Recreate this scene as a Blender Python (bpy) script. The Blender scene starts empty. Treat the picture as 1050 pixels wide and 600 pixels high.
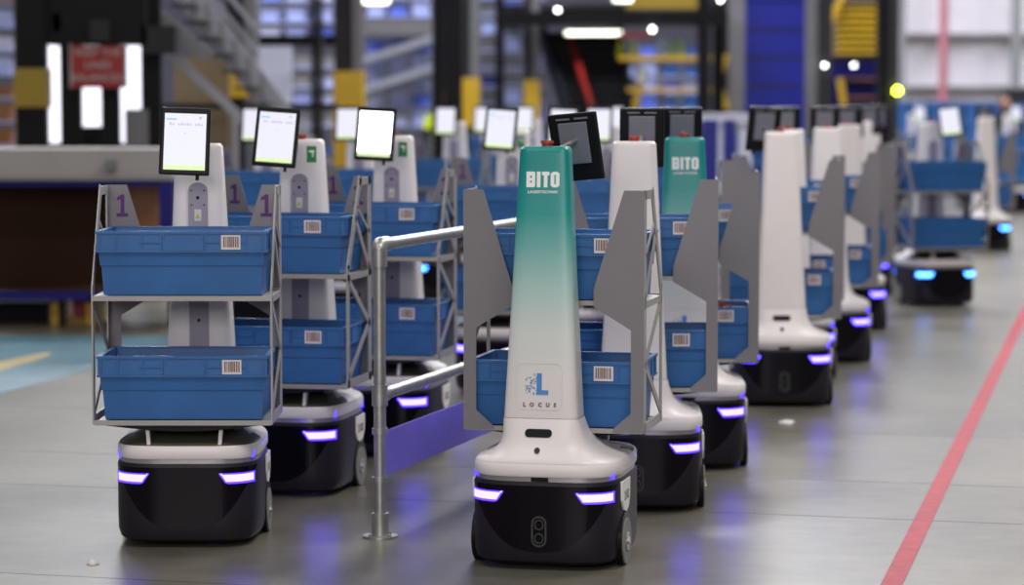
import bpy, bmesh, math, random
from mathutils import Vector, Matrix
random.seed(7)
SC = bpy.context.scene
COL = SC.collection
# ---------------------------------------------------------------- camera
F = 2625.0; HC = 1.487; PITCH = math.atan(193/F)
cd = bpy.data.cameras.new('camera'); cam = bpy.data.objects.new('camera', cd); COL.objects.link(cam)
cd.sensor_width = 36; cd.lens = F/1050*36; cd.clip_end = 300
cam.location = (0, 0, HC); cam.rotation_euler = (math.pi/2-PITCH, 0, 0)
cd.dof.use_dof = True; cd.dof.focus_distance = 8.35; cd.dof.aperture_fstop = 2.0
SC.camera = cam
# ---------------------------------------------------------------- world, lights, exposure
w = bpy.data.worlds.new('world'); SC.world = w; w.use_nodes = True
w.node_tree.nodes['Background'].inputs[0].default_value = (0.62, 0.66, 0.80, 1)
w.node_tree.nodes['Background'].inputs[1].default_value = 0.22
SC.view_settings.view_transform = 'Standard'; SC.view_settings.look = 'None'
SC.view_settings.gamma = 1; SC.view_settings.exposure = 0.08
def area(name, loc, size, size_y, power, col=(1, .95, .88), rot=(0, 0, 0)):
    l = bpy.data.lights.new(name, 'AREA'); l.shape = 'RECTANGLE'; l.size = size; l.size_y = size_y
    l.energy = power; l.color = col
    o = bpy.data.objects.new(name, l); COL.objects.link(o); o.location = loc; o.rotation_euler = rot
    return o
for i, (x, y) in enumerate([(-3.5, 4), (2.5, 4), (-4, 11), (3.5, 11), (-4, 19), (4, 19)]):
    area('high_bay_lamp', (x, y, 7.0), 2.4, 2.4, (170 if y < 8 else 190) * (1.45 if x > 0 else 0.65))
for i, (x, y) in enumerate([(-8, 28), (2, 28), (12, 30), (-6, 42), (4, 42), (14, 38)]):
    area('far_high_bay_lamp', (x, y, 13.0), 4, 4, 1700, (.92, .94, 1.0))
area('front_fill', (-1.5, -6, 4.2), 7, 3, 520, (1, .93, .90), (math.radians(68), 0, 0))  # unseen fill lamp added behind the camera to brighten front faces

# ---------------------------------------------------------------- materials
def mat(name, col, rough=.5, metal=0, emis=None, es=0, noise=.06, nscale=12, spec=.5, coat=0, trans=0, bump=0):
    m = bpy.data.materials.new(name); m.use_nodes = True; nt = m.node_tree
    b = nt.nodes['Principled BSDF']
    b.inputs['Base Color'].default_value = (*col, 1); b.inputs['Roughness'].default_value = rough
    b.inputs['Metallic'].default_value = metal; b.inputs['Specular IOR Level'].default_value = spec
    b.inputs['Coat Weight'].default_value = coat; b.inputs['Transmission Weight'].default_value = trans
    if emis:
        b.inputs['Emission Color'].default_value = (*emis, 1); b.inputs['Emission Strength'].default_value = es
    if noise:
        tc = nt.nodes.new('ShaderNodeTexCoord'); n = nt.nodes.new('ShaderNodeTexNoise')
        n.inputs['Scale'].default_value = nscale; n.inputs['Detail'].default_value = 4
        r = nt.nodes.new('ShaderNodeMapRange'); r.inputs[3].default_value = 1-noise*1.6; r.inputs[4].default_value = 1+noise*1.6
        mx = nt.nodes.new('ShaderNodeMix'); mx.data_type = 'RGBA'; mx.blend_type = 'MULTIPLY'; mx.inputs[0].default_value = 1
        mx.inputs[6].default_value = (*col, 1)
        nt.links.new(tc.outputs['Object'], n.inputs['Vector']); nt.links.new(n.outputs[0], r.inputs[0])
        nt.links.new(r.outputs[0], mx.inputs[7]); nt.links.new(mx.outputs[2], b.inputs['Base Color'])
        if bump:
            bp = nt.nodes.new('ShaderNodeBump'); bp.inputs['Strength'].default_value = bump; bp.inputs['Distance'].default_value = .002
            nt.links.new(n.outputs[0], bp.inputs['Height']); nt.links.new(bp.outputs[0], b.inputs['Normal'])
    return m
M = {}
M['white'] = mat('white_shell', (.86, .81, .80), .38, noise=.02)
M['teal'] = mat('teal_fade_shell', (.0, .3, .27), .35, noise=0)
nt = M['teal'].node_tree
tc = nt.nodes.new('ShaderNodeTexCoord'); sp = nt.nodes.new('ShaderNodeSeparateXYZ'); rp = nt.nodes.new('ShaderNodeValToRGB')
mr = nt.nodes.new('ShaderNodeMapRange'); mr.inputs[1].default_value = .5; mr.inputs[2].default_value = 1.36
nt.links.new(tc.outputs['Object'], sp.inputs[0]); nt.links.new(sp.outputs[2], mr.inputs[0]); nt.links.new(mr.outputs[0], rp.inputs[0])
e = rp.color_ramp.elements; e[0].position = .12; e[0].color = (.78, .74, .73, 1); e[1].position = .93; e[1].color = (.0, .26, .245, 1)
for p, c in ((.30, (.66, .71, .69)), (.47, (.40, .60, .57)), (.62, (.15, .44, .41)), (.74, (.015, .31, .29))):
    q = e.new(p); q.color = (*c, 1)
nt.links.new(rp.outputs[0], nt.nodes['Principled BSDF'].inputs['Base Color'])
M['body'] = mat('charcoal_body', (.017, .014, .021), .45, noise=.1, nscale=5, spec=.25)
M['gloss'] = mat('black_gloss', (.005, .004, .007), .18, noise=0, spec=.15)
M['black'] = mat('black_plastic', (.007, .007, .008), .35, noise=.05, spec=.18)
M['light'] = mat('violet_light', (.1, .1, .3), .3, emis=(.074, .058, 1.0), es=14, noise=0)
M['lightrim'] = mat('deep_blue_light', (.02, .02, .3), .3, emis=(.035, .012, 1.0), es=7.0, noise=0)
M['cyan'] = mat('cyan_light', (.1, .2, .3), .3, emis=(.07, .33, 1.0), es=9.0, noise=0)
M['cyanrim'] = mat('cyan_light_rim', (.02, .02, .3), .3, emis=(.02, .12, 1.0), es=4, noise=0)
M['deck'] = mat('olive_deck', (.12, .115, .085), .35, noise=.12, nscale=9)
M['silver'] = mat('silver_strip', (.42, .41, .43), .3, .6, noise=.03)
M['wing'] = mat('grey_sheet', (.215, .205, .22), .45, .25, noise=.04, nscale=6)
M['frame'] = mat('light_grey_sheet', (.36, .35, .34), .42, .3, noise=.05)
M['channel'] = mat('mauve_channel', (.33, .30, .37), .4, noise=.04)
M['tote'] = mat('blue_tote', (.020, .125, .36), .42, noise=.16, nscale=7)
M['label'] = mat('paper', (.72, .68, .70), .6, noise=.03)
M['barcode'] = mat('barcode_ink', (.20, .11, .10), .6, noise=0)
M['purple'] = mat('purple_vinyl', (.09, .01, .16), .5, noise=.03)
M['screen'] = mat('lit_screen', (.02, .02, .02), .3, emis=(.86, .86, 1.0), es=.93, noise=0)
M['hotscreen'] = mat('overexposed_screen', (.5, .5, .6), .3, emis=(1, 1, .97), es=5, noise=0)
M['screenband'] = mat('lit_green_band', (.02, .02, .02), .3, emis=(.80, 1.0, .50), es=.9, noise=0)
M['screenink'] = mat('lit_blue_ink', (.1, .3, .5), .3, emis=(.25, .55, .85), es=.8, noise=0)
M['screengrey'] = mat('lit_grey_ink', (.3, .3, .4), .3, emis=(.42, .38, .60), es=.8, noise=0)
M['tabplate'] = mat('grey_mount_plate', (.20, .20, .24), .4, .3, noise=.08)
M['red'] = mat('red_button', (.35, .035, .015), .4, noise=.05)
M['green'] = mat('green_sticker', (.03, .26, .07), .5, noise=.03)
M['yellowst'] = mat('yellow_sticker', (.55, .55, .08), .5, noise=.03)
M['printwhite'] = mat('white_print', (.92, .95, .94), .5, noise=0)
M['logoblue'] = mat('blue_print', (.07, .26, .62), .5, noise=0)
M['logogrey'] = mat('grey_print', (.13, .12, .14), .5, noise=0)
M['rubber'] = mat('pale_tyre', (.22, .22, .20), .6, noise=.15, nscale=30)
M['chrome'] = mat('hub_metal', (.45, .45, .43), .3, .8, noise=.05)
M['plate'] = mat('number_plate_paper', (.88, .86, .80), .5, noise=.03)
M['steel'] = mat('galvanised_steel', (.42, .42, .40), .38, .75, noise=.18, nscale=25)
M['violetlitboard'] = mat('violet_lit_board', (.22, .19, .72), .3, noise=.15, nscale=4)  # grey board, with the robot lights' violet glow painted into its colour
M['orange'] = mat('brown_packets', (.30, .07, .03), .5, noise=.25, nscale=25)

# ---------------------------------------------------------------- mesh helpers
def new_mesh(name, vs, fs, m=None, smooth=False):
    me = bpy.data.meshes.new(name); me.from_pydata([tuple(v) for v in vs], [], fs); me.update()
    bm = bmesh.new(); bm.from_mesh(me); bmesh.ops.recalc_face_normals(bm, faces=bm.faces); bm.to_mesh(me); bm.free()
    if smooth:
        me.polygons.foreach_set('use_smooth', [True]*len(me.polygons))
        me.set_sharp_from_angle(angle=math.radians(38))
    if m: me.materials.append(M[m] if isinstance(m, str) else m)
    return me
class MB:
    def __init__(s): s.v = []; s.f = []
    def add(s, vs, fs):
        n = len(s.v); s.v += [Vector(v) for v in vs]; s.f += [[i+n for i in f] for f in fs]; return s
    def box(s, x0, x1, y0, y1, z0, z1):
        return s.add([(x0,y0,z0),(x1,y0,z0),(x1,y1,z0),(x0,y1,z0),(x0,y0,z1),(x1,y0,z1),(x1,y1,z1),(x0,y1,z1)],
                     [(0,3,2,1),(4,5,6,7),(0,1,5,4),(1,2,6,5),(2,3,7,6),(3,0,4,7)])
    def frustum(s, b, t):   # b,t = (hx0,hx1,y0,y1,z)
        return s.add([(b[0],b[2],b[4]),(b[1],b[2],b[4]),(b[1],b[3],b[4]),(b[0],b[3],b[4]),
                      (t[0],t[2],t[4]),(t[1],t[2],t[4]),(t[1],t[3],t[4]),(t[0],t[3],t[4])],
                     [(0,3,2,1),(4,5,6,7),(0,1,5,4),(1,2,6,5),(2,3,7,6),(3,0,4,7)])
    def prism(s, poly, a, b, axis='y'):   # poly in (x,z) extruded along y, or (y,z) along x, or (x,y) along z
        n = len(poly)
        if axis == 'y': vs = [(p[0], a, p[1]) for p in poly]+[(p[0], b, p[1]) for p in poly]
        elif axis == 'x': vs = [(a, p[0], p[1]) for p in poly]+[(b, p[0], p[1]) for p in poly]
        else: vs = [(p[0], p[1], a) for p in poly]+[(p[0], p[1], b) for p in poly]
        return s.add(vs, [list(range(n)), list(range(2*n-1, n-1, -1))]+[[i, (i+1) % n, n+(i+1) % n, n+i] for i in range(n)])
    def bar(s, p, q, wx, wz):  # rectangular bar between points
        p = Vector(p); q = Vector(q); d = (q-p).normalized()
        u = d.cross(Vector((0, 0, 1)));
        if u.length < .01: u = Vector((1, 0, 0))
        u.normalize(); v = u.cross(d).normalized()
        c = [(-1,-1),(1,-1),(1,1),(-1,1)]
        return s.add([p+u*a*wx/2+v*b*wz/2 for a, b in c]+[q+u*a*wx/2+v*b*wz/2 for a, b in c],
                     [(0,3,2,1),(4,5,6,7),(0,1,5,4),(1,2,6,5),(2,3,7,6),(3,0,4,7)])
    def cyl(s, p, q, r, n=16, r2=None):
        p = Vector(p); q = Vector(q); d = (q-p).normalized(); r2 = r if r2 is None else r2
        u = d.orthogonal().normalized(); v = d.cross(u)
        vs = [p+(u*math.cos(t)+v*math.sin(t))*r for t in [2*math.pi*i/n for i in range(n)]]
        vs += [q+(u*math.cos(t)+v*math.sin(t))*r2 for t in [2*math.pi*i/n for i in range(n)]]
        return s.add(vs, [list(range(n)), list(range(2*n-1, n-1, -1))]+[[i, (i+1) % n, n+(i+1) % n, n+i] for i in range(n)])
    def loft(s, loops, cap0=True, cap1=True):
        n = len(loops[0]); vs = [p for l in loops for p in l]; fs = []
        for k in range(len(loops)-1):
            for i in range(n):
                j = (i+1) % n; fs.append([k*n+i, k*n+j, (k+1)*n+j, (k+1)*n+i])
        if cap0: fs.append(list(range(n-1, -1, -1)))
        if cap1: fs.append([(len(loops)-1)*n+i for i in range(n)])
        return s.add(vs, fs)
    def mesh(s, name, m=None, smooth=False): return new_mesh(name, s.v, s.f, m, smooth)
def link(name, me, parent=None, loc=None, rot=None):
    o = bpy.data.objects.new(name, me); COL.objects.link(o)
    if parent: o.parent = parent
    if loc: o.location = loc
    if rot: o.rotation_euler = rot
    return o
def tag(o, label=None, cat=None, group=None, kind=None):
    if label: o['label'] = label
    if cat: o['category'] = cat
    if group: o['group'] = group
    if kind: o['kind'] = kind
    return o
def bevel(o, wdt=.004, seg=2):
    b = o.modifiers.new('bevel', 'BEVEL'); b.width = wdt; b.segments = seg; b.limit_method = 'ANGLE'; return o
def pt(px, py, Y):       # world point seen at a picture position at distance Y
    d = Vector((px-525, F*math.cos(PITCH)-(py-300)*math.sin(PITCH)*-1*-1, 0))
    dy = F*math.cos(PITCH) - (py-300)*math.sin(PITCH)
    dz = -F*math.sin(PITCH) - (py-300)*math.cos(PITCH)
    return Vector(((px-525)*Y/dy, Y, HC+dz*Y/dy))
def floor_pt(px, py, z=0):
    dy = F*math.cos(PITCH) - (py-300)*math.sin(PITCH)
    dz = -F*math.sin(PITCH) - (py-300)*math.cos(PITCH)
    t = (z-HC)/dz
    return Vector(((px-525)*t, dy*t, z))
def text_mesh(s, size, bold=0, spacing=1.0, depth=.0006):
    c = bpy.data.curves.new('text', 'FONT'); c.body = s; c.size = size; c.offset = bold; c.extrude = depth
    c.align_x = 'CENTER'; c.align_y = 'CENTER'; c.space_character = spacing; c.resolution_u = 2
    o = bpy.data.objects.new('text', c); COL.objects.link(o)
    bpy.context.view_layer.update()
    me = bpy.data.meshes.new_from_object(o.evaluated_get(bpy.context.evaluated_depsgraph_get()))
    bpy.data.objects.remove(o); bpy.data.curves.remove(c); me.materials.clear()
    return me
def map_mesh(me, fn, m):
    for v in me.vertices: v.co = fn(v.co.copy())
    me.materials.append(M[m]); me.update(); return me

# ================================================================ setting
TH = math.atan(675/F)         # heading of the rows
DV = Vector((math.sin(TH), math.cos(TH), 0)); RV = Vector((math.cos(TH), -math.sin(TH), 0))
def floor_material():
    m = bpy.data.materials.new('polished_concrete'); m.use_nodes = True; nt = m.node_tree; b = nt.nodes['Principled BSDF']
    tc = nt.nodes.new('ShaderNodeTexCoord')
    n1 = nt.nodes.new('ShaderNodeTexNoise'); n1.inputs['Scale'].default_value = 1.1; n1.inputs['Detail'].default_value = 4
    mp = nt.nodes.new('ShaderNodeMapping'); mp.inputs['Scale'].default_value = (1, 1.5, 1); mp.inputs['Rotation'].default_value = (0, 0, TH)
    n2 = nt.nodes.new('ShaderNodeTexNoise'); n2.inputs['Scale'].default_value = 7; n2.inputs['Detail'].default_value = 3
    add = nt.nodes.new('ShaderNodeMath'); add.operation = 'MULTIPLY_ADD'; add.inputs[1].default_value = .45
    rp = nt.nodes.new('ShaderNodeValToRGB'); e = rp.color_ramp.elements
    e[0].position = .50; e[0].color = (.095, .089, .066, 1); e[1].position = .95; e[1].color = (.20, .183, .137, 1)
    nt.links.new(tc.outputs['Object'], n1.inputs[0]); nt.links.new(tc.outputs['Object'], mp.inputs[0]); nt.links.new(mp.outputs[0], n2.inputs[0])
    nt.links.new(n2.outputs[0], add.inputs[0]); nt.links.new(n1.outputs[0], add.inputs[2]); nt.links.new(add.outputs[0], rp.inputs[0])
    nt.links.new(rp.outputs[0], b.inputs['Base Color'])
    r = nt.nodes.new('ShaderNodeMapRange'); r.inputs[3].default_value = .27; r.inputs[4].default_value = .33
    nt.links.new(n1.outputs[0], r.inputs[0]); nt.links.new(r.outputs[0], b.inputs['Roughness'])
    b.inputs['Specular IOR Level'].default_value = .55
    return m
M['floor'] = floor_material()
M['joint'] = mat('dark_joint_filler', (.06, .055, .05), .8)
floor = tag(link('floor', MB().box(-45, 45, -12, 75, -.25, -.006).mesh('floor', 'joint')), kind='structure')
def at_row(d, r): return DV*d + RV*r
cuts = [-12, 4.8, 7.4] + [floor_pt(780, y).dot(DV) for y in (527, 490, 441, 388, 352)] + [19.5, 24, 75]
for a, b in zip(cuts[:-1], cuts[1:]):
    for r0, r1 in ((-40, 40),):
        g = .003
        c = [at_row(a+g, r0+g), at_row(a+g, r1-g), at_row(b-g, r1-g), at_row(b-g, r0+g)]
        link('concrete_slab', MB().prism([(p.x, p.y) for p in c], -.006, 0, 'z').mesh('concrete_slab', 'floor'), floor)
def flat(name, pts, m, label, cat, z=.002, z0=0):
    P = [floor_pt(*p) for p in pts]
    return tag(link(name, MB().prism([(p.x, p.y) for p in P], z0+.0002, z, 'z').mesh(name, m)), label, cat)
M['redline'] = mat('red_floor_tape', (.40, .030, .050), .6, noise=.25, nscale=14, spec=.2)
M['tealpaint'] = mat('teal_floor_paint', (.085, .19, .24), .35, noise=.3, nscale=3)
M['yellowline'] = mat('yellow_floor_line', (.33, .27, .10), .5, noise=.2)
a = floor_pt(914, 600); b = floor_pt(1047.5, 327); d = (b-a).normalized(); p = Vector((d.y, -d.x, 0))*.033
a2 = a-d*3; b2 = b+d*9
tag(link('floor_line', MB().prism([tuple((a2-p)[:2]), tuple((a2+p)[:2]), tuple((b2+p)[:2]), tuple((b2-p)[:2])], .0002, .002, 'z').mesh('floor_line', 'redline')),
    'long red tape line across the grey concrete floor at right', 'floor marking')
flat('painted_walkway', [(-160, 432), (0, 404), (100, 377), (178, 352), (178, 345), (-160, 345)], 'tealpaint', 'worn teal painted walkway on the floor below the workstation at left', 'floor marking')
flat('floor_line', [(-60, 398), (0, 381), (50, 366), (52, 361), (0, 371), (-60, 386)], 'yellowline', 'short faded yellow line on the teal painted walkway', 'floor marking', .004, .002)
# scraps on the floor
for (x, y, r, lb) in ((807, 434, .035, 'crumpled pale paper scrap on the floor beside the queue of white robots'), (95, 579, .02, 'tiny white paper flake on the floor below the leftmost robot')):
    c = floor_pt(x, y); mb = MB()
    L = [[Vector((c.x+r*k*math.cos(t)*(1+.3*math.sin(3*t+q)), c.y+r*k*math.sin(t)*(1+.2*math.cos(5*t)), z)) for t in [i*math.pi/6 for i in range(12)]] for q, (k, z) in enumerate(((1, .0004), (.9, .006), (.5, .014), (.2, .011)))]
    tag(link('paper_scrap', mb.loft(L).mesh('paper_scrap', 'label')), lb, 'litter')

# ================================================================ robot meshes
def se(a, yf, yb, n, z, N=56):
    out = []; b = (yb-yf)/2; cy = (yb+yf)/2
    for i in range(N):
        t = 2*math.pi*(i+.5)/N; c = math.cos(t); s = math.sin(t)
        out.append(Vector((a*math.copysign(abs(c)**(2/n), c), cy+b*math.copysign(abs(s)**(2/n), s), z)))
    return out
TX = -.012
BA, BB, BN = .245, .285, 4.2
def ysurf(x, sgn=-1, a=BA, b=BB, n=BN): return sgn*b*max(0, 1-abs(x/a)**n)**(1/n)
def patch(xs, lo, hi, off, sgn, m, name, thick=.004):
    mb = MB(); vs = []; n = len(xs)
    for x in xs:
        y = ysurf(x, sgn)
        nx = abs(x/BA)**(BN-1)*math.copysign(1, x)/BA; ny = abs(y/BB)**(BN-1)*sgn/BB
        nn = Vector((nx, ny, 0)).normalized()
        for o in (off, off-thick):
            q = Vector((x, y, 0))+nn*o
            vs.append((q.x, q.y, lo(x))); vs.append((q.x, q.y, hi(x)))
    fs = []
    for i in range(n-1):
        a = 4*i; b = 4*i+4
        fs += [[a, b, b+1, a+1], [a+2, a+3, b+3, b+2], [a+1, b+1, b+3, a+3], [a, a+2, b+2, b]]
    fs += [[0, 1, 3, 2], [4*n-4, 4*n-2, 4*n-1, 4*n-3]]
    return mb.add(vs, fs).mesh(name, m)
def lin(a, b, n): return [a+(b-a)*i/(n-1) for i in range(n)]
RM = {}
def sc(l, k, z): return [Vector((p.x*k, p.y*k, z)) for p in l]
base = se(BA, -BB, BB, BN, 0)
RM['base_body'] = MB().loft([sc(base, .90, .018), sc(base, .965, .03), sc(base, .995, .055), sc(base, 1, .10), sc(base, 1, .274), sc(base, .985, .286)]).mesh('base_body', 'body', True)
RM['bumper_strip'] = MB().loft([sc(base, .970, .2862), sc(base, .97, .301)]).mesh('bumper_strip', 'silver', True)
RM['shell_ring'] = MB().loft([sc(base, .985, .3015), sc(base, .998, .307), sc(base, .997, .337), sc(base, .98, .346)]).mesh('shell_ring', 'white', True)
for sg, nm in ((-1, 'front'), (1, 'rear')):
    RM[nm+'_panel'] = patch(lin(-.234, .234, 41), lambda x: min(.270, .062+.208*(abs(x)/.232)**2.7), lambda x: .274, .0015, sg, 'gloss', nm+'_panel')
    for s2 in (-1, 1):
        xs = lin(.122, .224, 12)
        def lo(x):
            u = abs(x); return .223 + (max(0, .140-u)/.018)*.030 if u < .140 else .223
        xs = [x*s2 for x in xs] if s2 > 0 else [-x for x in reversed(xs)]
        RM['light_%s_%d' % (nm, s2)] = patch(xs, lambda x: lo(x)+.003, lambda x: .2500, .0040, sg, 'light', 'headlight')
        xs2 = lin(.117, .228, 12); xs2 = [x*s2 for x in xs2] if s2 > 0 else [-x for x in reversed(xs2)]
        RM['rim_%s_%d' % (nm, s2)] = patch(xs2, lambda x: .219+(max(0, .140-abs(x))/.023)*.034, lambda x: .2545, .0030, sg, 'lightrim', 'headlight_rim')
# flare and tower sections: z, halfwidth, yf, yb, n
FS = [(.3455, .240, -.281, .278, 4.2), (.353, .232, -.279, .265, 4.2), (.362, .205, -.274, .21, 4), (.378, .172, -.264, .13, 3.8),
      (.400, .148, -.252, .05, 3.8), (.428, .135, -.241, -.02, 4.2), (.455, .129, -.234, -.05, 5), (.4825, .1245, -.2265, -.074, 6)]
TS = [(.4835, .1225, -.2245, -.076, 6.5), (.9, .101, -.196, -.077, 6.5), (1.325, .081, -.1665, -.078, 6.5), (1.343, .0795, -.165, -.079, 6.5), (1.352, .072, -.157, -.086, 6)]
fl = MB().loft([[p+Vector((TX*(z-.3455)/.137, 0, 0)) for p in se(h, a, b, n, z)] for z, h, a, b, n in FS], True, True)
fr = MB(); rr = MB()
for f in fl.f:
    c = sum((fl.v[i] for i in f), Vector())/len(f)
    if len(f) > 4:
        continue
    (fr if c.y < .06 else rr).add([fl.v[i] for i in f], [range(len(f))])
def weld(mb, name, m):
    me = bpy.data.meshes.new(name); me.from_pydata(mb.v, [], [list(f) for f in mb.f])
    bm = bmesh.new(); bm.from_mesh(me); bmesh.ops.remove_doubles(bm, verts=bm.verts, dist=1e-5); bmesh.ops.recalc_face_normals(bm, faces=bm.faces); bm.to_mesh(me); bm.free()
    me.polygons.foreach_set('use_smooth', [True]*len(me.polygons)); me.materials.append(M[m]); return me
RM['front_shell'] = weld(fr, 'front_shell', 'white'); RM['rear_deck'] = weld(rr, 'rear_deck', 'deck')
tl = [se(h, a, b, n, z) for z, h, a, b, n in TS]
RM['tower_white'] = MB().loft(tl).mesh('tower', 'white', True)
RM['tower_teal'] = MB().loft(tl).mesh('tower', 'teal', True)
def interp(S, z, k):
    for p, q in zip(S[:-1], S[1:]):
        if p[0] <= z <= q[0]:
            t = (z-p[0])/(q[0]-p[0]); return p[k]+(q[k]-p[k])*t
    return S[0][k] if z < S[0][0] else S[-1][k]
def tower_y(x, z):
    S = TS if z > .4835 else FS
    a, yf, yb, n = [interp(S, z, k) for k in (1, 2, 3, 4)]
    b = (yb-yf)/2; return (yf+yb)/2 - b*max(0, 1-min(1, abs(x/a))**n)**(1/n)
def on_tower(off=.0015): return lambda c: Vector((c.x, tower_y(c.x, c.y)-off-max(0, c.z), c.y))
def poly_mesh(polys, m, name, off=.0015):   # polys in x,z on the tower front, fan-free ngons
    mb = MB()
    for P in polys:
        n = len(P)
        mb.add([(x, tower_y(x, z)-off, z) for x, z in P]+[(x, tower_y(x, z)+.001, z) for x, z in P],
               [list(range(n))]+[[i, (i+1) % n, n+(i+1) % n, n+i] for i in range(n)])
    return mb.mesh(name, m)
def rrect(cx, cz, w_, h_, r, n=6):
    out = []
    for qx, qz, t0 in ((1, 1, 0), (-1, 1, 90), (-1, -1, 180), (1, -1, 270)):
        for i in range(n+1):
            t = math.radians(t0+90*i/n); out.append((cx+qx*(w_/2-r)+r*math.cos(t), cz+qz*(h_/2-r)+r*math.sin(t)))
    return out
RM['sensor_slot'] = poly_mesh([rrect(0, .438, .088, .026, .0125)], 'black', 'sensor_slot', .003)
RM['slot_lens'] = poly_mesh([rrect(.004, .434, .060, .012, .005)], 'gloss', 'slot_lens', .0045)
RM['camera_eye'] = poly_mesh([rrect(0, .385, .018, .018, .0089)], 'gloss', 'camera_eye', .004)
RM['floor_sensor'] = MB().box(-.028, .028, -.2815, -.26, .2875, .3005).mesh('floor_sensor', 'black')
# depth sensor: capsule outline with two round eyes
mb = MB()
def ring2(cx, cz, w_, h_, r, t, y0, y1):
    o = rrect(cx, cz, w_, h_, r); i = rrect(cx, cz, w_-2*t, h_-2*t, max(r-t, .001)); n = len(o)
    vs = [(x, y0, z) for x, z in o]+[(x, y0, z) for x, z in i]+[(x, y1, z) for x, z in o]+[(x, y1, z) for x, z in i]
    fs = []
    for k in range(n):
        j = (k+1) % n; fs += [[k, j, n+j, n+k], [n+k, n+j, 3*n+j, 3*n+k], [k, 2*n+k, 2*n+j, j]]
    return vs, fs
mb.add(*ring2(0, .128, .050, .100, .024, .006, -.2905, -.283))
for z in (.150, .106): mb.add(*ring2(0, z, .030, .034, .0149, .004, -.290, -.283))
M['sensorring'] = mat('dark_grey_ring', (.035, .035, .038), .4, noise=0)
RM['depth_sensor'] = mb.mesh('depth_sensor', 'sensorring')
def letters(H, W, th):
    P = []; x = 0
    def R(a, b, c, d): P.append([(a, b), (c, b), (c, d), (a, d)])
    # B
    w1 = W*1.0; c = th*.28
    R(0, 0, th, H)
    for z0, z1 in ((0, H*.30), (H*.42, H*.60), (H*.74, H)):
        P.append([(th, z0), (w1-c, z0), (w1, z0+(c if z0 == 0 else 0)), (w1, z1-(c if z1 == H else 0)), (w1-c, z1), (th, z1)])
    R(w1*.62, H*.30, w1, H*.44); R(w1*.62, H*.58, w1, H*.74)
    x = w1+th*.45
    R(x, 0, x+th, H); x += th*1.4
    wt = W*.84; R(x, H*.76, x+wt, H); R(x+wt/2-th/2, 0, x+wt/2+th/2, H*.76); x += wt+th*.35
    c = th*.4
    P.append([(x, c), (x+th, 0), (x+th, H), (x, H-c)]); P.append([(x+w1-th, 0), (x+w1, c), (x+w1, H-c), (x+w1-th, H)])
    P.append([(x+th*.5, 0), (x+w1-th*.5, 0), (x+w1-th*.5, H*.2), (x+th*.5, H*.2)]); P.append([(x+th*.5, H*.8), (x+w1-th*.5, H*.8), (x+w1-th*.5, H), (x+th*.5, H)])
    return P, x+w1
P, Wt = letters(.050, .030, .0125); k = .108/Wt
RM['brand_lettering'] = poly_mesh([[((x*k-.054), 1.222+z) for x, z in p] for p in P], 'printwhite', 'brand_lettering')
RM['brand_subtitle'] = map_mesh(text_mesh('LAGERTECHNIK', .0125, .0003, 1.12, .0002), lambda c: on_tower()(Vector((c.x, c.y+1.207, c.z))), 'printwhite')
rs = random.Random(3)
polys = [[(-.010, .560), (.028, .560), (.028, .574), (.006, .574), (.006, .628), (-.010, .628)]]
for i in range(46):
    u = rs.random()**1.15; x = -.011-u*.036; z = .560+rs.random()*(.068-.015*u); s_ = .0011+.0010*rs.random()*(1-u*.4)
    polys.append([(x-s_, z-s_), (x+s_, z-s_), (x+s_, z+s_), (x-s_, z+s_)])
RM['maker_logo'] = poly_mesh(polys, 'logoblue', 'maker_logo', .002)
RM['maker_lettering'] = map_mesh(text_mesh('LOCUS', .0175, .0008, 2.5, .0002), lambda c: on_tower(.0018)(Vector((c.x, c.y+.527, c.z))), 'logogrey')
mb = MB(); o_ = rrect(-.002, .585, .150, .150, .022)
M['faintline'] = mat('faint_white_outline', (.70, .67, .68), .5, noise=0)
i_ = rrect(-.002, .585, .1475, .1475, .021); n = len(o_)
mb.add([(x, tower_y(x, z)-.0012, z) for x, z in o_]+[(x, tower_y(x, z)-.0012, z) for x, z in i_]+[(x, tower_y(x, z)+.001, z) for x, z in o_]+[(x, tower_y(x, z)+.001, z) for x, z in i_],
       sum([[[k, (k+1) % n, n+(k+1) % n, n+k], [k, 2*n+k, 2*n+(k+1) % n, (k+1) % n]] for k in range(n)], []))
RM['access_panel_outline'] = mb.mesh('access_panel_outline', 'faintline')
RM['top_button'] = MB().cyl((0, -.105, 1.351), (0, -.105, 1.362), .017, 20).cyl((0, -.105, 1.362), (0, -.105, 1.371), .022, 20, .019).mesh('top_button', 'red', True)
pl = [(-.033, .36), (.033, .36)]+[(.033*math.cos(t), 1.19+.028*math.sin(t)) for t in [math.pi*i/8 for i in range(9)]]
RM['mast_channel'] = MB().prism(pl, -.080, -.066, 'y').mesh('mast_channel', 'channel')
mb = MB()
for z in (.52, .60, .74, 1.165): mb.cyl((0, -.067, z), (0, -.065, z), .006, 10)
for z in (1.14, 1.19):
    for x in (-.022, .022): mb.cyl((x, -.067, z), (x, -.0645, z), .003, 8)
RM['channel_screws'] = mb.mesh('channel_screws', 'black')
RM['warning_sticker'] = MB().box(-.012, .012, -.067, -.0648, 1.085, 1.125).mesh('warning_sticker', 'label')
RM['warning_triangle'] = MB().prism([(-.009, 1.094), (.009, 1.094), (0, 1.112)], -.0652, -.0635).mesh('warning_triangle', 'yellowst')
RM['green_sticker'] = MB().box(-.066, -.028, -.080, -.0765, 1.262, 1.325).mesh('green_sticker', 'green')
mb = MB(); mb.prism([(-.055,1.283),(-.05,1.283),(-.05,1.298),(-.037,1.303),(-.037,1.309),(-.059,1.309),(-.059,1.303),(-.055,1.298)], -.0775, -.0752)
RM['sticker_symbol'] = mb.mesh('sticker_symbol', 'printwhite')
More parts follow.
